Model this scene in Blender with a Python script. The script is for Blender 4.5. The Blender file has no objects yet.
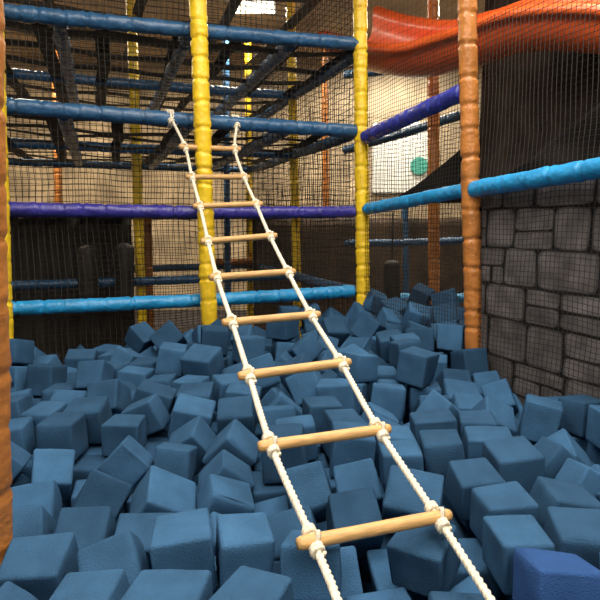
import bpy, bmesh, math, random
from mathutils import Vector, Matrix, noise, Quaternion
random.seed(7)
scene=bpy.context.scene
col=scene.collection
H=0.8; f=560.0
th=math.atan(75/560.0)
C=Vector((0,0,H)); F=Vector((0,math.cos(th),-math.sin(th))); U=Vector((0,math.sin(th),math.cos(th))); R=Vector((1,0,0))
def ray(u,v): return F+R*((u-300)/f)+U*((300-v)/f)
def wd(u,v,d): return C+ray(u,v)*d
def wp(u,v,Y):
    r=ray(u,v); return C+r*(Y/r.y)
# ---------------------------------------------------------------- camera
cd=bpy.data.cameras.new("camera"); cam=bpy.data.objects.new("camera",cd); col.objects.link(cam)
cam.location=C; cam.rotation_euler=(math.pi/2-th,0,0); cd.sensor_width=36; cd.lens=f/600*36; cd.clip_start=.02
scene.camera=cam
scene.view_settings.view_transform='Standard'
# ---------------------------------------------------------------- materials
def newmat(name):
    m=bpy.data.materials.new(name); m.use_nodes=True
    nt=m.node_tree; b=nt.nodes["Principled BSDF"]; return m,nt,b
def basic(name,c,rough=.6,var=.25,scale=6,bump=.2,bscale=40,coat=0,rand=0.0,spec=.5,stretch=None):
    m,nt,b=newmat(name); N=nt.nodes; L=nt.links
    tc=N.new('ShaderNodeTexCoord'); src=tc.outputs['Object']
    if stretch:
        mp=N.new('ShaderNodeMapping'); mp.inputs['Scale'].default_value=stretch; L.new(src,mp.inputs[0]); src=mp.outputs[0]
    n=N.new('ShaderNodeTexNoise'); n.inputs['Scale'].default_value=scale; n.inputs['Detail'].default_value=5; L.new(src,n.inputs['Vector'])
    r=N.new('ShaderNodeValToRGB'); r.color_ramp.elements[0].position=.3; r.color_ramp.elements[1].position=.7
    r.color_ramp.elements[0].color=[x*(1-var) for x in c]+[1]; r.color_ramp.elements[1].color=[min(1,x*(1+var)) for x in c]+[1]
    L.new(n.outputs[0],r.inputs[0]); out=r.outputs[0]
    if rand>0:
        oi=N.new('ShaderNodeObjectInfo'); mr=N.new('ShaderNodeMapRange'); mr.inputs[3].default_value=1-rand; mr.inputs[4].default_value=1+rand
        L.new(oi.outputs['Random'],mr.inputs[0]); hs=N.new('ShaderNodeHueSaturation'); L.new(out,hs.inputs['Color']); L.new(mr.outputs[0],hs.inputs['Value']); out=hs.outputs[0]
    L.new(out,b.inputs['Base Color']); b.inputs['Roughness'].default_value=rough
    b.inputs['Coat Weight'].default_value=coat; b.inputs['Coat Roughness'].default_value=.25
    b.inputs['Specular IOR Level'].default_value=spec
    n2=N.new('ShaderNodeTexNoise'); n2.inputs['Scale'].default_value=bscale; n2.inputs['Detail'].default_value=4; L.new(src,n2.inputs['Vector'])
    bp=N.new('ShaderNodeBump'); bp.inputs['Strength'].default_value=bump; bp.inputs['Distance'].default_value=.01
    L.new(n2.outputs[0],bp.inputs['Height']); L.new(bp.outputs[0],b.inputs['Normal'])
    return m
def vinyl(name,c): return basic(name,c,rough=.40,var=.20,scale=9,bump=.8,bscale=30,coat=.18)
M_yel=vinyl("vinyl_yellow",(.90,.57,.02)); M_org=vinyl("vinyl_orange",(.46,.17,.035))
M_dbl=vinyl("vinyl_dark_blue",(.022,.09,.20)); M_pur=vinyl("vinyl_purple",(.038,.032,.26)); M_tur=vinyl("vinyl_turquoise",(.015,.27,.58))
M_vio=vinyl("vinyl_indigo",(.03,.042,.34))
M_foam=basic("foam_blue",(.035,.094,.182),rough=.95,var=.18,scale=9,bump=.5,bscale=230,rand=.32,spec=.10)
M_foamv=basic("foam_violet",(.030,.082,.235),rough=.95,var=.13,scale=9,bump=.5,bscale=230,spec=.10)
M_rope=basic("rope_cream",(.82,.74,.58),rough=.85,var=.12,scale=60,bump=.5,bscale=300)
M_wood=basic("rung_wood",(.58,.34,.13),rough=.5,var=.25,scale=14,bump=.15,bscale=60,stretch=(1.2,14,14),rand=.08)
M_net=basic("net_black",(.022,.018,.014),rough=.8,var=.2)
M_strap=basic("strap_black",(.02,.017,.015),rough=.7,var=.3,bump=.3,bscale=200)
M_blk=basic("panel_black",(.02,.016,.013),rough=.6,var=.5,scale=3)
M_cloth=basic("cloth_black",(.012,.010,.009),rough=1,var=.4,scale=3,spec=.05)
M_slide=basic("slide_orange",(.90,.14,.025),rough=.34,var=.1,scale=3,bump=.05,bscale=5,coat=.35)
M_wall=basic("wall_beige",(.50,.39,.25),rough=.9,var=.45,scale=1.6,bump=.1)
M_wallw=basic("wall_dim",(.40,.36,.30),rough=.9,var=.2,scale=.8,bump=.1)
M_ceil=basic("ceiling_brown",(.44,.32,.20),rough=.9,var=.35,scale=1.3,bump=.1)
M_floor=basic("floor_dark",(.05,.045,.05),rough=.8,var=.3)
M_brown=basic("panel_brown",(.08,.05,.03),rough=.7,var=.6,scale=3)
M_shade=basic("shade_mesh",(.030,.023,.018),rough=.9,var=.5,scale=5,spec=.1)
M_teal=basic("sign_teal",(.08,.45,.36),rough=.5,var=.1); M_white=basic("board_pale",(.95,.95,.88),rough=.6,var=.04)
M_metal=basic("fixture_white",(.7,.7,.7),rough=.5,var=.05)
def emis(name,c,s):
    m,nt,b=newmat(name); b.inputs['Emission Color'].default_value=(*c,1); b.inputs['Emission Strength'].default_value=s
    return m
def stone_mat():
    m,nt,b=newmat("printed_stone"); N=nt.nodes; L=nt.links
    at=N.new('ShaderNodeAttribute'); at.attribute_name="tone"
    tc=N.new('ShaderNodeTexCoord'); n=N.new('ShaderNodeTexNoise'); n.inputs['Scale'].default_value=9; n.inputs['Detail'].default_value=6; L.new(tc.outputs['Object'],n.inputs['Vector'])
    mu=N.new('ShaderNodeMath'); mu.operation='MULTIPLY'; L.new(at.outputs['Fac'],mu.inputs[0]); L.new(n.outputs[0],mu.inputs[1])
    r=N.new('ShaderNodeValToRGB'); r.color_ramp.elements[0].color=(.012,.011,.012,1); r.color_ramp.elements[0].position=.05; r.color_ramp.elements[1].color=(.24,.22,.225,1); r.color_ramp.elements[1].position=.85
    L.new(mu.outputs[0],r.inputs[0]); L.new(r.outputs[0],b.inputs['Base Color']); b.inputs['Roughness'].default_value=.9; b.inputs['Specular IOR Level'].default_value=.15
    return m
M_stone=stone_mat()
# ---------------------------------------------------------------- helpers
def obj(name,verts,faces,mat,smooth=True,parent=None,label=None,cat=None,kind=None,group=None):
    me=bpy.data.meshes.new(name); me.from_pydata([tuple(v) for v in verts],[],faces); me.update()
    if mat: me.materials.append(mat)
    if smooth:
        for p in me.polygons: p.use_smooth=True
    o=bpy.data.objects.new(name,me); col.objects.link(o)
    tag(o,label,cat,kind,group)
    if parent: o.parent=parent
    return o
def tag(o,label=None,cat=None,kind=None,group=None):
    if label:o["label"]=label
    if cat:o["category"]=cat
    if kind:o["kind"]=kind
    if group:o["group"]=group
def sweep(path,ns,radf,cap=True):
    V=[];Fc=[]; s=0
    t0=(path[1]-path[0]).normalized()
    ref=Vector((0,0,1)) if abs(t0.z)<.9 else Vector((1,0,0))
    nrm=(ref-t0*ref.dot(t0)).normalized()
    for i,p in enumerate(path):
        t=(path[min(i+1,len(path)-1)]-path[max(i-1,0)]).normalized()
        nrm=(nrm-t*nrm.dot(t)).normalized(); bi=t.cross(nrm)
        if i: s+=(p-path[i-1]).length
        for k in range(ns):
            ph=2*math.pi*k/ns; r=radf(i,s,ph); V.append(p+nrm*(r*math.cos(ph))+bi*(r*math.sin(ph)))
        if i:
            a=(i-1)*ns; b=i*ns
            for k in range(ns):
                k2=(k+1)%ns; Fc.append((a+k,a+k2,b+k2,b+k))
    if cap:
        Fc.append(tuple(reversed(range(ns)))); Fc.append(tuple(range(len(path)*ns-ns,len(path)*ns)))
    return V,Fc
def padded(name,p0,p1,r,mat,label,cat,group,seed=0,pitch=.155,sag=0.0):
    rnd=random.Random(seed); Ln=(p1-p0).length; n=max(8,int(Ln/.012))
    c=[];s=rnd.uniform(0,pitch)
    while s<Ln: c.append((s,rnd.uniform(.5,1.15),rnd.uniform(0,6.28))); s+=pitch*rnd.uniform(.65,1.3)
    path=[]
    for i in range(n+1):
        t=i/n; q=(p1-p0)*t; q.z-=sag*4*t*(1-t); path.append(q)
    def rf(i,s,ph):
        e=0
        for x,w,a in c:
            d=s-x-.006*math.sin(ph+a)
            if abs(d)<.08:
                e+=w*(-.19*math.exp(-(d/.009)**2)+.035*math.exp(-((abs(d)-.028)/.014)**2)+.07*math.sin(ph*5+a)*math.exp(-(abs(d)/.03)))
        v=noise.noise(Vector((math.cos(ph)*1.3,math.sin(ph)*1.3,s*10+seed*3.1)))
        return r*(1+.10*v+e)
    V,Fc=sweep(path,18,rf)
    o=obj(name,V,Fc,mat,label=label,cat=cat,group=group); o.location=p0; return o
def box(name,c,s,mat,**k):
    x,y,z=[a/2 for a in s]
    V=[(-x,-y,-z),(x,-y,-z),(x,y,-z),(-x,y,-z),(-x,-y,z),(x,-y,z),(x,y,z),(-x,y,z)]
    Fc=[(0,3,2,1),(4,5,6,7),(0,1,5,4),(1,2,6,5),(2,3,7,6),(3,0,4,7)]
    o=obj(name,V,Fc,mat,smooth=False,**k); o.location=c; return o
# ---------------------------------------------------------------- structure frame
A=Vector((.942,.337,0)).normalized(); B=Vector((.337,-.942,0)).normalized(); back=-B
P0=Vector((-2.07,3.87,0)); PC=P0+A*2.76     # corner
Z=[.22,.93,1.59,2.23]
FL=-.55
PO=wp(473,300,3.5); PO.z=0
B2=(PO-Vector((PC.x,PC.y,0))).normalized(); A2=Vector((-B2.y,B2.x,0))   # side facade, outward normal
Zu=Vector((0,0,1))
# ---------------------------------------------------------------- foam cubes (rigid body settle)
def cubemesh(seed,s):
    bm=bmesh.new(); bmesh.ops.create_cube(bm,size=1)
    rnd=random.Random(seed)
    sx,sy,sz=[s*rnd.uniform(.92,1.09) for _ in range(3)]
    for v in bm.verts: v.co=Vector((v.co.x*sx,v.co.y*sy,v.co.z*sz))+Vector([rnd.uniform(-.006,.006) for _ in range(3)])
    bmesh.ops.bevel(bm,geom=bm.edges[:],offset=.011,segments=3,profile=.5,affect='EDGES')
    big=[f for f in bm.faces if f.calc_area()>.008]
    es=set(e for f in big for e in f.edges)
    bmesh.ops.subdivide_edges(bm,edges=list(es),cuts=6,use_grid_fill=True)
    for v in bm.verts:
        q=v.co*7+Vector((seed*5,0,0)); d=noise.noise(q)*.009+noise.noise(q*4)*.0025
        v.co+=v.co.normalized()*d
    me=bpy.data.meshes.new("foam_cube"); bm.to_mesh(me); bm.free()
    for p in me.polygons: p.use_smooth=True
    me.materials.append(M_foam); return me,(sx,sy,sz)
variants=[cubemesh(i,[.148,.160,.168,.154,.174,.160][i]) for i in range(6)]
def walls_box(p,q):
    d=(q-p); L=d.length; d.normalize(); n=Vector((d.y,-d.x,0)); c=(p+q)/2
    o=box("simw",(0,0,0),(L,.2,6),None); o.rotation_euler=(0,0,math.atan2(d.y,d.x)); o.location=c+n*.1; o.location.z=1.5; return o
pA=P0+A*(-.45); pE=Vector((-.95,.55,0)); pD=PO+A2*.02+B2*3.2; pF=PO+A2*.02-B2*.08; pG=pF+A2*1.2; pH=PC+A2*1.2-B2*.15
poly=[pA,pE,pD,pF,pG,pH]
sim=[walls_box(poly[i],poly[(i+1)%6]) for i in range(6)]
sim.append(box("simf",(0,2.5,FL-.5),(12,12,1),None))
def inside(x,y,m):
    P=Vector((x,y,0)); c=False; j=5
    for i in range(6):
        a=poly[i];b=poly[j]
        if (a.y>y)!=(b.y>y) and x<(b.x-a.x)*(y-a.y)/(b.y-a.y)+a.x: c=not c
        d=b-a; t=max(0,min(1,(P-a).dot(d)/d.length_squared)); q=a+d*t; q.z=0
        if (P-q).length<m: return False
        j=i
    return c
cubes=[]; rnd=random.Random(12)
zl=FL+.15; g=.22
for layer in range(6):
    y=.5
    while y<5.8:
        x=-2.8
        while x<2.8:
            xx=x+rnd.uniform(-.02,.02)+(layer%2)*.10; yy=y+rnd.uniform(-.02,.02)+(layer%2)*.10
            w=Vector((xx,yy,0)); dr=-(w-PO).dot(A2)
            dc=(w-(PC+B*.3)).length
            ok=layer<4 or (layer==4 and ((yy>3.0 and rnd.random()<.5) or (dr<.7 and 2.0<yy<3.6 and rnd.random()<.35))) or (layer==4 and (dc<1.0 or dr<0)) or (layer==5 and dr<.15 and rnd.random()<.8 and yy>3.4)
            if inside(xx,yy,.12) and ok:
                k=rnd.randrange(6); o=bpy.data.objects.new("foam_cube",variants[k][0]); col.objects.link(o)
                o.location=(xx,yy,zl+layer*.26); o.rotation_euler=[rnd.uniform(-.8,.8),rnd.uniform(-.8,.8),rnd.uniform(0,6.28)]
                cubes.append(o)
            x+=g
        y+=g
bpy.context.view_layer.update()
bpy.ops.rigidbody.world_add()
rw=scene.rigidbody_world; rw.substeps_per_frame=6; rw.solver_iterations=12
rw.point_cache.frame_start=1; rw.point_cache.frame_end=130; scene.frame_start=1; scene.frame_end=130
def addrb(lst,typ):
    bpy.ops.object.select_all(action='DESELECT')
    for o in lst: o.select_set(True)
    bpy.context.view_layer.objects.active=lst[0]
    bpy.ops.rigidbody.objects_add(type=typ)
    for o in lst:
        o.rigid_body.collision_shape='BOX'; o.rigid_body.friction=.8; o.rigid_body.restitution=0
        o.rigid_body.use_margin=True; o.rigid_body.collision_margin=.001 if typ=='ACTIVE' else 0.0
        if typ=='ACTIVE': o.rigid_body.linear_damping=.1; o.rigid_body.angular_damping=.5
addrb(sim,'PASSIVE'); addrb(cubes,'ACTIVE')
for fr in range(1,111): scene.frame_set(fr)
dg=bpy.context.evaluated_depsgraph_get()
mats=[o.evaluated_get(dg).matrix_world.copy() for o in cubes]
bpy.ops.rigidbody.world_remove()
for o in cubes+sim:
    if o.rigid_body:
        bpy.ops.object.select_all(action='DESELECT'); o.select_set(True); bpy.context.view_layer.objects.active=o
        bpy.ops.rigidbody.object_remove()
scene.frame_set(1)
for o in sim: bpy.data.objects.remove(o)
keep=[]
for o,m in zip(cubes,mats):
    if m.translation.z<FL-.05 or m.translation.z>1.0 or not inside(m.translation.x,m.translation.y,.05): bpy.data.objects.remove(o); continue
    o.matrix_world=m; keep.append(o)
cubes=keep
bpy.context.view_layer.update()
zz=[]
for ix in range(40):
    for iy in range(30):
        ok,loc,nr,idx,ob,mx=scene.ray_cast(bpy.context.evaluated_depsgraph_get(),Vector((-.5+ix*.035,1.0+iy*.06,2)),Vector((0,0,-1)))
        if ok: zz.append(loc.z)
dz=-.14-sum(zz)/len(zz)
for o in cubes: o.location.z+=dz
FL+=dz
bpy.context.view_layer.update()
# ---- ladder layout (needed to keep the bed clear of it)
px=[((185,147),(235,149)),((192,177),(244,177)),((200,206),(256,204)),((208,241),(270,236)),((217,277),(288,272)),((232,322),(311,315)),((249,375),(341,363)),((271,445),(379,430)),((313,541),(437,517))]
ds=[4.06,3.86,3.54,3.18,2.80,2.43,2.08,1.735,1.437]
Ln=[wd(l[0],l[1],d) for (l,r),d in zip(px,ds)]; Rn=[wd(r[0],r[1],d+.124) for (l,r),d in zip(px,ds)]
EL=[(338,602,1.25),(366,700,1.02)]; ER=[(492,602,1.32),(545,690,1.10)]
LL=Ln+[wd(*e) for e in EL]; RRn=Rn+[wd(*e) for e in ER]
samp=[]
for i in range(4,len(LL)-1):
    n=10
    for k in range(n+1):
        t=k/n; samp.append(LL[i].lerp(LL[i+1],t)); samp.append(RRn[i].lerp(RRn[i+1],t))
    if i<9:
        for k in range(13): samp.append(LL[i].lerp(RRn[i],-.13+1.26*k/12))
for it in range(14):
    dg=bpy.context.evaluated_depsgraph_get(); bad=set()
    for p in samp:
        for off in (Vector((0,0,0)),Vector((0,0,-.03)),Vector((.02,0,-.01)),Vector((-.02,0,-.01))):
            d=(p+off-C); L=d.length
            ok,loc,nr,idx,ob,mx=scene.ray_cast(dg,C,d.normalized(),distance=L+.015)
            if ok: bad.add(ob.name)
    if not bad: break
    for nm in bad: bpy.data.objects[nm].location.z-=.02
    bpy.context.view_layer.update()
dg=bpy.context.evaluated_depsgraph_get()
hits={}
for iu in range(0,200):
    for iv in range(95,200):
        u=iu*3+1.5; v=iv*3+1.5
        ok,loc,nr,idx,ob,mx=scene.ray_cast(dg,C,ray(u,v).normalized())
        if ok: hits[ob.name]=hits.get(ob.name,0)+1
cubes.sort(key=lambda o:-hits.get(o.name,0))
vis=[o for o in cubes if hits.get(o.name,0)>0]
ind=vis[:300]; rest=cubes[len(ind):]
V=[];Fc=[]
for o in rest:
    b0=len(V); mw=o.matrix_world
    V+=[mw@v.co for v in o.data.vertices]; Fc+=[tuple(b0+i for i in p.vertices) for p in o.data.polygons]
    bpy.data.objects.remove(o)
if V: obj("foam_cube_heap",V,Fc,M_foam,label="blue foam cubes buried deeper in the pit",cat="foam cubes",kind="stuff")
for i,o in enumerate(ind):
    o.name="foam_cube"
    tag(o,"dark blue foam cube with soft edges in the pit",'foam cube',group="foam cubes in the pit")
bpy.context.view_layer.update()
ok,loc,nr,idx,ob,mx=scene.ray_cast(bpy.context.evaluated_depsgraph_get(),C,ray(566,570).normalized())
if ok and ob.name.startswith("foam_cube") and "heap" not in ob.name:
    ob.data=ob.data.copy(); ob.data.materials[0]=M_foamv; ob["label"]="brighter violet-blue foam cube in the pit"
# ---------------------------------------------------------------- posts
def post(uT,vT,uB,vB,Y,r,mat,lab,seed,z0=None,z1=3.45,group="padded posts"):
    if z0 is None: z0=FL
    a=wp(uT,vT,Y); b=wp(uB,vB,Y); d=(a-b)
    p0=b+d*((z0-b.z)/d.z); p1=b+d*((z1-b.z)/d.z)
    return padded("padded_post",p0,p1,r,mat,lab,"padded post",group,seed)
LY="yellow vinyl-padded post of the climbing frame"; LO="orange vinyl-padded post of the climbing frame"
post(198,0,210,340,4.24,.062,M_yel,"yellow padded post standing behind the rope ladder",1)
post(360,0,363,305,PC.y,.058,M_yel,"yellow padded post at the corner of the foam pit",2)
post(467,0,474,360,3.5,.055,M_org,"orange padded post beside the stone-print wall",3)
post(-15,100,-5,545,1.50,.046,M_org,"orange padded post at the near edge of the pit",4)
post(1,190,6,345,3.86,.05,M_yel,LY,5)
post(133,60,142,320,6.0,.052,M_yel,LY,6); post(292,70,297,290,6.5,.05,M_yel,LY,7)
post(433,0,434,290,6.0,.06,M_org,LO,8); post(248,60,250,290,8.2,.05,M_yel,LY,9)
post(147,200,150,330,6.6,.05,M_org,LO,10,z1=.93)
post(56,60,60,300,8.0,.055,M_org,LO,11); post(325,100,327,300,8.6,.05,M_org,LO,12); post(226,100,228,300,7.6,.045,M_dbl,"dark blue padded post in the rear frame",13)
post(405,210,406,300,8.6,.05,M_dbl,"dark blue padded post in the rear frame",14,z1=1.1)
# ---------------------------------------------------------------- rails
sd=20
def rail(p,q,z0,z1,r,mat,lab,sag=0.012):
    global sd; sd+=1
    a=p.copy();a.z=z0; b=q.copy(); b.z=z1
    return padded("padded_rail",a,b,r,mat,lab,"padded rail","padded rails",sd,sag=sag)
mats_l=[M_tur,M_pur,M_dbl,M_dbl]; rr=[.052,.048,.054,.052]
names=["turquoise padded rail just above the foam cubes","purple padded rail across the climbing frame","dark blue padded rail that the rope ladder hangs from","dark blue padded rail across the climbing frame"]
zlr=[(wp(10,309,3.9).z,wp(357,291,4.8).z),(wp(10,208,3.9).z,wp(357,212,4.8).z),(wp(10,103,3.9).z,wp(357,131,4.8).z),(wp(10,8,3.9).z,wp(357,44,4.8).z)]
for i in range(4):
    rail(P0-A*.1+back*.06,PC-A*.07+back*.02,zlr[i][0],zlr[i][1],rr[i],mats_l[i],names[i])
def rail2(a,b,r,mat,lab,ext=0):
    d=(b-a).normalized(); return rail(a,b+d*ext,a.z,(b+d*ext).z,r,mat,lab,sag=0)
rail2(wp(367,209,4.72),wp(466,190,3.55),.046,M_tur,"turquoise padded rail between two posts")
rail2(wp(474,189,3.46),wp(600,168,2.64),.050,M_tur,"turquoise padded rail above the stone-print wall",.9)
rail2(wp(366,137,4.72),wp(463,92,3.55),.053,M_vio,"indigo-blue padded rail between two posts")
RW=[0,1.8,3.6]
for i,z in enumerate(Z):
    for k in (0,1):
        rail(PC+back*(RW[k]+.05),PC+back*(RW[k+1]-.05),z,z,.052,M_dbl,"dark blue padded rail running back through the frame")
    for k in (1,2):
        rail(P0+back*RW[k]-A*1.0,PC+back*RW[k],z,z,.047,M_pur if i==1 and k==1 else M_dbl,"blue padded rail in the rear of the frame")
for z in (Z[2],Z[3]):
    for s in (.45,1.35,2.15):
        rail(P0+A*s+back*.1,P0+A*s+back*3.5,z,z,.055,M_dbl,"dark blue padded cross rail under the webbing deck")
rail(P0+B*.05,P0+B*1.9-A*.35,1.15,1.15,.05,M_vio,"indigo padded rail at the pit side")
def r3(u0,v0,Y0,u1,v1,Y1,r,m,l):
    a=wp(u0,v0,Y0);b=wp(u1,v1,Y1); rail(a,b,a.z,b.z,r,m,l)
r3(345,150,7.4,470,112,6.2,.05,M_dbl,"dark blue padded rail in the bay beyond the net")
r3(370,298,7.0,600,296,6.5,.06,M_tur,"turquoise padded rail low in the far bay")
r3(345,75,7.4,470,60,6.6,.05,M_dbl,"dark blue padded rail in the bay beyond the net")
r3(345,243,7.4,470,240,7.0,.045,M_dbl,"dark blue padded rail in the bay beyond the net")
r3(210,262,7.9,350,258,8.6,.05,M_org,"orange padded rail in the rear of the frame")
# ---------------------------------------------------------------- nets
def net(o0,u,lu,v,lv,cell,r,label,seed=0,sagd=.03,mat=None):
    V=[];Fc=[]; nn=u.cross(v).normalized()
    def pt(a,b):
        q=Vector((a*2.2,b*2.2,seed)); q2=Vector((a*9,b*9,seed+5))
        return u*(a+noise.noise(q)*.02+noise.noise(q2)*.006)+v*(b+noise.noise(q+Vector((9,0,0)))*.025+noise.noise(q2+Vector((7,0,0)))*.006)+nn*(noise.noise(q+Vector((0,9,0)))*sagd)
    def thread(pts,w):
        b0=len(V)
        for i,p in enumerate(pts):
            t=(pts[min(i+1,len(pts)-1)]-pts[max(i-1,0)]).normalized(); s=t.cross(nn)
            V.extend([p+s*w,p+nn*w-s*w*.5,p-nn*w-s*w*.5])
            if i:
                a=b0+(i-1)*3;b=b0+i*3
                for k in range(3): Fc.append((a+k,a+(k+1)%3,b+(k+1)%3,b+k))
    st=.10
    nu=int(lu/cell); nv=int(lv/cell)
    for i in range(nu+1): thread([pt(i*cell,min(j*st,lv)) for j in range(int(lv/st)+2)],r)
    for i in range(nv+1): thread([pt(min(j*st,lu),i*cell) for j in range(int(lu/st)+2)],r)
    ob=obj("safety_net",V,Fc,mat or M_net,smooth=False,label=label,cat="safety net"); ob.location=o0; return ob
net(P0-A*.1+Vector((0,0,-.3))+back*.10,A,2.8,Zu,3.5,.042,.0026,"black square-mesh safety net closing the frame",1)
net(P0-A*1+Vector((0,0,-.3))+back*1.85,A,3.7,Zu,3.5,.06,.0030,"black safety net in the rear of the frame",2)
net(PC+Vector((0,0,-.3)),B2,3.9,Zu,2.3,.030,.0018,"black fine safety net beside the pit",3,sagd=.006)
net(PC+Vector((0,0,2.0)),B2,3.9,Zu,1.2,.05,.0009,"fine black net closing the top of the bay",7,sagd=.006)
net(PC+Vector((0,0,-.3))+back*.1,back,3.5,Zu,3.4,.06,.003,"black safety net dividing the frame",4)
net(PC+Vector((0,0,-.3))+back*1.8,A,2.6,Zu,2.4,.05,.0026,"black safety net across the far bay",6)
net(PC+Vector((0,0,-.3))+back*3.0,A,3.4,Zu,1.6,.06,.0030,"black safety net across the far bay",9)
# ---------------------------------------------------------------- webbing decks
def deck(o0,z,lu,lv,sp,w,label,seed):
    rnd=random.Random(seed); V=[];Fc=[]
    def strap(p,q,width,ph):
        d=(q-p).normalized(); s=d.cross(Zu)*width/2; n=28; b0=len(V); sg=rnd.uniform(.02,.06)
        for i in range(n+1):
            t=i/n; c=p+(q-p)*t; c.z+=.012*math.cos(math.pi*(t*(q-p).length/sp+ph))-sg*math.sin(math.pi*t); c+=s.normalized()*.025*noise.noise(c*1.5)
            tw=.3*noise.noise(Vector((t*3,seed,p.x*5+p.y*3)))
            V.extend([c+s+Zu*(.03*tw),c-s-Zu*(.03*tw),c-s-Zu*(.03*tw)+Zu*.003,c+s+Zu*(.03*tw)+Zu*.003])
            if i:
                a=b0+(i-1)*4;b=b0+i*4
                for k in range(4): Fc.append((a+k,a+(k+1)%4,b+(k+1)%4,b+k))
    x=.05;k=0
    while x<lu: strap(A*x,A*(x+rnd.uniform(-.12,.12))+back*lv,w*rnd.uniform(.8,1.1),k); x+=sp*rnd.uniform(.85,1.15);k+=1
    y=.22;k=1
    while y<lv: strap(back*y,A*lu+back*(y+rnd.uniform(-.15,.15)),w*rnd.uniform(.9,1.2)*1.15,k); y+=sp*rnd.uniform(.85,1.15);k+=1
    ob=obj("webbing_deck",V,Fc,M_strap,smooth=False,label=label,cat="webbing deck"); ob.location=o0+Zu*z; return ob
deck(P0-A*.6+back*.1,Z[2]+.02,3.3,3.4,.46,.12,"woven black strap climbing deck above the pit",1)
deck(P0-A*.6+back*.1,Z[3]+.02,3.3,3.4,.48,.12,"woven black strap climbing deck higher up",2)
deck(P0-A*.6+back*.1,2.95,3.3,3.4,.8,.12,"woven black strap climbing deck near the ceiling",3)
deck(P0-A*.6+back*1.9,Z[1],3.2,1.6,.40,.09,"low black strap climbing deck in the rear",4)
# ---------------------------------------------------------------- back panels
def panel(name,p,q,z0,z1,mat,lab,cat,folds=0,th=.03):
    d=(q-p); L=d.length; d.normalize(); n=Vector((d.y,-d.x,0)); V=[];Fc=[]; nu=60; nv=12
    for side in (0,1):
        for i in range(nu+1):
            for j in range(nv+1):
                s=L*i/nu; off=folds*math.sin(s*22+.6*math.sin(j*.5))*(1-.3*j/nv)
                V.append(d*s+n*(off-side*th)+Zu*(z0+(z1-z0)*j/nv))
    m=(nu+1)*(nv+1)
    for i in range(nu):
        for j in range(nv):
            a=i*(nv+1)+j; Fc.append((a,a+nv+1,a+nv+2,a+1)); Fc.append((m+a,m+a+1,m+a+nv+2,m+a+nv+1))
    for i in range(nu):
        for j in (0,nv):
            a=i*(nv+1)+j; Fc.append((a,a+nv+1,m+a+nv+1,m+a))
    for j in range(nv):
        for i in (0,nu):
            a=i*(nv+1)+j; Fc.append((a,a+1,m+a+1,m+a))
    o=obj(name,V,Fc,mat,label=lab,cat=cat); o.location=p; return o
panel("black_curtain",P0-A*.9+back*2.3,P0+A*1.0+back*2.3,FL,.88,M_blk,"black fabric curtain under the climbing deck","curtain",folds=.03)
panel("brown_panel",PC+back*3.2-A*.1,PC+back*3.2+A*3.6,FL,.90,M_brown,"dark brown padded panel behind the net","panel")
panel("shade_cloth",PO+A2*1.5-B2*1.75,PO+A2*1.5+B2*2.6,FL,3.3,M_shade,"dark mesh shade cloth hanging behind the slide","cloth",folds=.012)
def drape(name,c3,lab):
    a,b,c=c3; V=[];Fc=[]; n=20; idx={}
    for i in range(n+1):
        for j in range(n+1-i):
            s=i/n;t=j/n; p=a*(1-s-t)+b*s+c*t; p.y+=.04*math.sin(12*s+5*t); p.z-=.05*math.sin(math.pi*s)
            idx[i,j]=len(V);V.append(p-a)
    for i in range(n):
        for j in range(n-i):
            Fc.append((idx[i,j],idx[i+1,j],idx[i,j+1]))
            if i+j<n-1: Fc.append((idx[i+1,j],idx[i+1,j+1],idx[i,j+1]))
    o=obj(name,V,Fc,M_cloth,label=lab,cat="cloth"); o.location=a
    so=o.modifiers.new("s",'SOLIDIFY'); so.thickness=.008
drape("black_drape",(wp(385,203,5.6),wp(470,140,5.0),wp(470,203,5.0)),"black cloth hanging in a triangular fold")
drape("black_drape",(wp(478,190,4.1),wp(610,92,3.6),wp(610,180,3.6)),"black cloth sagging beneath the slide")
def roller(u,v0,v1,Y,r):
    a=wp(u,v0,Y);b=wp(u,v1,Y); L=(a-b).length; n=30
    path=[(b-a)*(i/n) for i in range(n+1)]
    V,Fc=sweep(path,20,lambda i,s,ph:r*min(1,(.25+.9*math.sqrt(max(0,min(s,L-s))/.06))) )
    o=obj("hanging_bag",V,Fc,M_blk,label="dark padded bag hanging inside the frame",cat="hanging bag",group="hanging bags"); o.location=a
    rp=[Vector((0,0,0)),Vector((0,0,.93-a.z if a.z<.9 else .2))]
    V,Fc=sweep(rp,8,lambda i,s,ph:.008); obj("rope",V,Fc,M_net,parent=o)
for u,v0,v1,Y in ((88,245,300,5.4),(125,243,300,5.6),(392,260,308,5.9)): roller(u,v0,v1,Y,.09)
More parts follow.
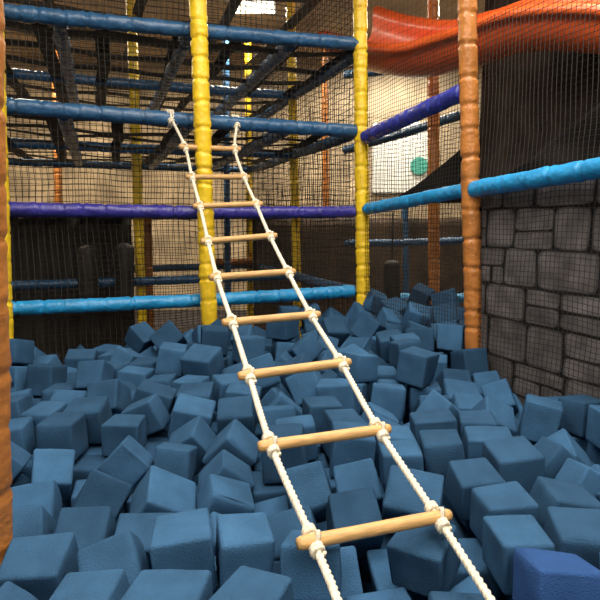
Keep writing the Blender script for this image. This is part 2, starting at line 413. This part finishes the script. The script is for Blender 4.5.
# ---------------------------------------------------------------- stone-print wall
def stonewall():
    rnd=random.Random(21); p=PO-B2*.02+A2*.03; Lw=2.4; z0=FL; z1=1.06
    V=[];Fc=[];tone=[]
    V+=[Vector((0,0,z0)),B2*Lw+Zu*z0,B2*Lw+Zu*z1,Zu*z1]; Fc.append((0,1,2,3)); tone.append(.02)
    rects=[]
    y=z1
    while y>z0+.02:
        h=rnd.uniform(.15,.24)
        if (y-h)-z0<.1: h=y-z0
        x=-rnd.uniform(0,.2)
        while x<Lw:
            w=rnd.uniform(.20,.42); a=max(0,x); b=min(Lw,x+w)
            if b-a>.05:
                q=rnd.random()
                if h>.17 and q<.35:
                    m=y-h*rnd.uniform(.4,.6)
                    if w>.3 and q<.2:
                        mx=a+(b-a)*rnd.uniform(.4,.6); rects+= [(a,mx,y-h,m),(mx,b,y-h,m),(a,b,m,y)]
                    else: rects+= [(a,b,y-h,m),(a,b,m,y)]
                else: rects.append((a,b,y-h,y))
            x+=w
        y-=h
    for (x0,x1,y0,y1) in rects:
        g=.005; t=rnd.uniform(.8,1.2); out=[]
        j=lambda: rnd.uniform(-.007,.007)
        cx=(x0+x1)/2;cy=(y0+y1)/2; jx=[j() for _ in range(4)]; jy=[j() for _ in range(4)]
        for k in range(32):
            a=2*math.pi*(k+.5)/32; ca,sa=math.cos(a),math.sin(a); e=.28; qd=k//8
            qx=cx+((x1-x0)/2-g)*math.copysign(abs(ca)**e,ca)+jx[qd]*.6+rnd.uniform(-.002,.002); qy=cy+((y1-y0)/2-g)*math.copysign(abs(sa)**e,sa)+jy[qd]*.6+rnd.uniform(-.002,.002)
            out.append((qx,qy))
        b0=len(V)
        for s,h in ((1,.0010),(.93,.0014),(.7,.0016)):
            for qx,qy in out: V.append(B2*(cx+(qx-cx)*s)+Zu*(cy+(qy-cy)*s)-A2*h)
        for ring in (0,1):
            for k in range(32):
                k2=(k+1)%32; Fc.append((b0+ring*32+k,b0+ring*32+k2,b0+ring*32+32+k2,b0+ring*32+32+k)); tone.append(t*(.55 if ring==0 else .95))
        Fc.append(tuple(b0+64+k for k in range(32))); tone.append(t)
    o=obj("stone_print_wall",V,Fc,M_stone,smooth=False,label="grey stone-block print panel behind black netting",cat="wall panel"); o.location=p
    at=o.data.attributes.new("tone",'FLOAT','FACE'); at.data.foreach_set("value",tone)
stonewall()
# ---------------------------------------------------------------- slide
def catmull(P,n):
    out=[];Q=[P[0]*2-P[1]]+P+[P[-1]*2-P[-2]]
    for i in range(1,len(Q)-2):
        for j in range(n):
            t=j/n;a,b,c,d=Q[i-1],Q[i],Q[i+1],Q[i+2]
            out.append(.5*((2*b)+(c-a)*t+(2*a-5*b+4*c-d)*t*t+(3*b-a-3*c+d)*t**3))
    out.append(P[-1]);return out
def slide():
    path=catmull([wd(*x) for x in ((350,30,5.7),(385,40,5.35),(425,44,4.95),(474,32,4.5),(525,16,4.2),(595,13,3.9),(680,24,3.6))],16)
    o0=path[0].copy(); V=[];Fc=[]; prof=[]
    r1=.27;r0=.235; wx=1.15
    for k in range(19):
        a=math.radians(-95+190*k/18); prof.append((r1*wx*math.sin(a),-r1*math.cos(a)))
    w=r1*wx
    prof+= [(w+.045,.03),(w+.055,.065),(w+.03,.10),(w-.02,.10)]
    for k in range(19):
        a=math.radians(95-190*k/18); prof.append((r0*wx*math.sin(a),-r0*math.cos(a)))
    prof+= [(-w+.02,.10),(-w-.03,.10),(-w-.055,.065),(-w-.045,.03)]
    n=len(prof)
    for i,p in enumerate(path):
        t=(path[min(i+1,len(path)-1)]-path[max(i-1,0)]).normalized(); s=t.cross(Zu).normalized(); up=s.cross(t)
        q=i/len(path); sc=1.12-.18*min(1,q*1.8)
        bk=math.radians(30-10*q); s2=s*math.cos(bk)-up*math.sin(bk); u2=up*math.cos(bk)+s*math.sin(bk)
        for x,y in prof: V.append(p-o0+s2*x*sc+u2*y*sc)
        if i:
            for k in range(n): Fc.append(((i-1)*n+k,(i-1)*n+(k+1)%n,i*n+(k+1)%n,i*n+k))
    o=obj("slide",V,Fc,M_slide,label="glossy orange plastic wave slide chute",cat="slide"); o.location=o0
slide()
def disc(u,v,Y,r):
    p=wp(u,v,Y); V,Fc=sweep([Vector((0,0,0)),Vector((0,-.01,0)),Vector((0,-.03,0))],40,lambda i,s,ph:r)
    o=obj("round_sign",V,Fc,M_teal,smooth=False,label="round teal sign on the far wall",cat="sign"); o.location=p
pb=wp(404,158,9.96)
box("pale_board",(pb.x,9.97,pb.z),(1.1,.04,1.2),M_white,label="pale board mounted on the far wall",cat="board")
disc(419,166,9.93,.15)
# ---------------------------------------------------------------- room
box("floor",(0,4,FL-.05),(13,13,.1),M_floor,kind="structure")
box("ceiling",(0,4,3.65),(13,13,.1),M_ceil,kind="structure")
box("wall_back",(0,10.05,1.3),(13,.1,4.8),M_wall,kind="structure")
box("wall_front",(0,-2.05,1.3),(13,.1,4.8),M_wallw,kind="structure")
box("wall_left",(-6.05,4,1.3),(.1,12.2,4.8),M_wallw,kind="structure")
box("wall_right",(6.05,4,1.3),(.1,12.2,4.8),M_wallw,kind="structure")
def lamp(x,y,z,w,d,e,c=(1,.86,.66)):  # builds the ceiling lamps and also the added fill lamps
    hs=box("ceiling_and_fill_lamp",(x,y,z+.04),(w+.06,d+.06,.05),M_metal,label="rectangular ceiling lamp panel, some added as fill light",cat="ceiling lamp",group="ceiling lamps")
    df=box("diffuser",(0,0,-.03),(w,d,.015),emis("lamp_glow",c,4),parent=hs)
    l=bpy.data.lights.new("lamp_light",'AREA'); l.shape='RECTANGLE'; l.size=w;l.size_y=d;l.energy=e;l.color=c
    o=bpy.data.objects.new("lamp_light",l); col.objects.link(o); o.location=(0,0,-.06); o.parent=hs
lamp(.2,2.2,3.5,2.8,1.8,90,(1,.94,.84))
lamp(1.4,-.8,3.5,1.8,1.4,90,(1,.94,.84))  # unseen fill lamp, added to brighten the pit
lamp(-1.6,-.2,3.5,1.8,1.4,90,(1,.94,.84))  # second unseen fill lamp added for the pit
lamp(2.1,3.4,3.5,.8,.8,55,(1,.9,.75))  # added lamp, only there to brighten the slide
lamp(-.58,7.4,3.5,.5,.5,140)
lamp(2.6,6.8,3.5,1.0,.5,100)
lamp(1.6,9.0,3.5,1.0,.4,70,(1,.95,.85))  # added lamp that lights the pale board on the far wall
lamp(-3.8,7.0,3.5,1.0,.5,190)
w=bpy.data.worlds.new("world"); scene.world=w; w.use_nodes=True; w.node_tree.nodes['Background'].inputs[0].default_value=(.5,.45,.4,1); w.node_tree.nodes['Background'].inputs[1].default_value=.2
# ---------------------------------------------------------------- rope ladder
def onrail(u):
    k=(u-300)/f/ math.cos(th); a=P0+back*.06
    t=(k*a.y*.99-a.x)/(A.x-k*A.y*.99); p=a+A*t; p.z=zlr[2][0]+(zlr[2][1]-zlr[2][0])*t/2.76-.01; return p
tL=onrail(174); tR=onrail(237)
lad=bpy.data.objects.new("rope_ladder",None); col.objects.link(lad); base=(Ln[-1]+Rn[-1])/2; lad.location=base
tag(lad,"rope ladder with wooden rungs and cream twisted ropes","rope ladder")
lad.empty_display_size=.1
RR=.0110
def ropef(Rd,pitch=.055):
    def g(i,s,ph): return Rd*(.68+.38*abs(math.cos(1.5*ph-math.pi*3*s/pitch)))
    return g
def resample(P,step):
    out=[P[0]];acc=0
    for i in range(1,len(P)):
        a=P[i-1];b=P[i];L=(b-a).length
        while acc+L>=step:
            t=(step-acc)/L; a=a+(b-a)*t; out.append(a.copy()); L=(b-a).length; acc=0
            if L<1e-9: break
        acc+=L
    return out
def helix(c,ax,r,turns,L,ph0=0,n=18):
    ax=ax.normalized(); x=ax.orthogonal().normalized(); y=ax.cross(x); out=[]
    N=int(turns*n)
    for i in range(N+1):
        a=ph0+2*math.pi*i/n; out.append(c+x*r*math.cos(a)+y*r*math.sin(a)+ax*(L*(i/N-.5)))
    return out
for side,(nodes,tt,ends) in enumerate(((Ln,tL,EL),(Rn,tR,ER))):
    top=tt+B*.07-Zu*.005
    path=[top]+nodes+[wd(*e) for e in ends]
    path=resample(catmull(path,30),.004)
    path=[p-base for p in path]
    V,Fc=sweep(path,15,ropef(RR)); obj("rope",V,Fc,M_rope,parent=lad,label="cream three-strand twisted rope")
    h=helix(tt,A,.060,2.6,.05,ph0=side*1.0)
    tail=[h[-1]+A*(.02)+B*.02+Zu*(.015*k) for k in (1,2)]
    h=[p-base for p in resample(catmull(h+tail,4),.005)]
    V,Fc=sweep(h,12,ropef(.010)); obj("tie_knot",V,Fc,M_rope,parent=lad,label="rope hitch tied round the padded rail")
    h=[p-base for p in resample(catmull(helix(top-Zu*.02,nodes[0]-top,.018,2.5,.05),4),.004)]
    V,Fc=sweep(h,10,ropef(.009)); obj("tie_knot",V,Fc,M_rope,parent=lad)
    for i,nd in enumerate(nodes):
        nx=top if i==0 else nodes[i-1]; pv=nodes[i+1] if i<8 else wd(*ends[0])
        d=(nx-pv).normalized()
        k=helix(nd+d*.031,-d,.0138,2.3,.024,ph0=.5)
        k2=helix(nd-d*.031,-d,.0138,2.3,.024,ph0=.9)
        side_off=d.cross(A).normalized()
        cr=[nd+side_off*.024+A*.012]
        if cr[0].y>nd.y: cr=[nd-side_off*.024+A*.012]
        h=[p-nd for p in resample(catmull(k+cr+k2,4),.004)]
        V,Fc=sweep(h,10,ropef(.0075,.04)); o=obj("knot",V,Fc,M_rope,parent=lad); o.location=nd-base
n=40; Lr=.455; pth=[Vector((-Lr/2+Lr*i/n,0,0)) for i in range(n+1)]
V,Fc=sweep(pth,20,lambda i,s,ph:.0180*min(1,.78+.22*min(s,Lr-s)/.006)*(1+.02*math.sin(s*25)))
proto=None
for i,(l,r) in enumerate(zip(Ln,Rn)):
    if proto is None: o=obj("rung",V,Fc,M_wood,label="round wooden ladder rung"); proto=o
    else: o=proto.copy(); col.objects.link(o)
    o.parent=lad; o.location=(l+r)/2-base
    o.rotation_mode='QUATERNION'; o.rotation_quaternion=Vector((1,0,0)).rotation_difference((r-l).normalized())
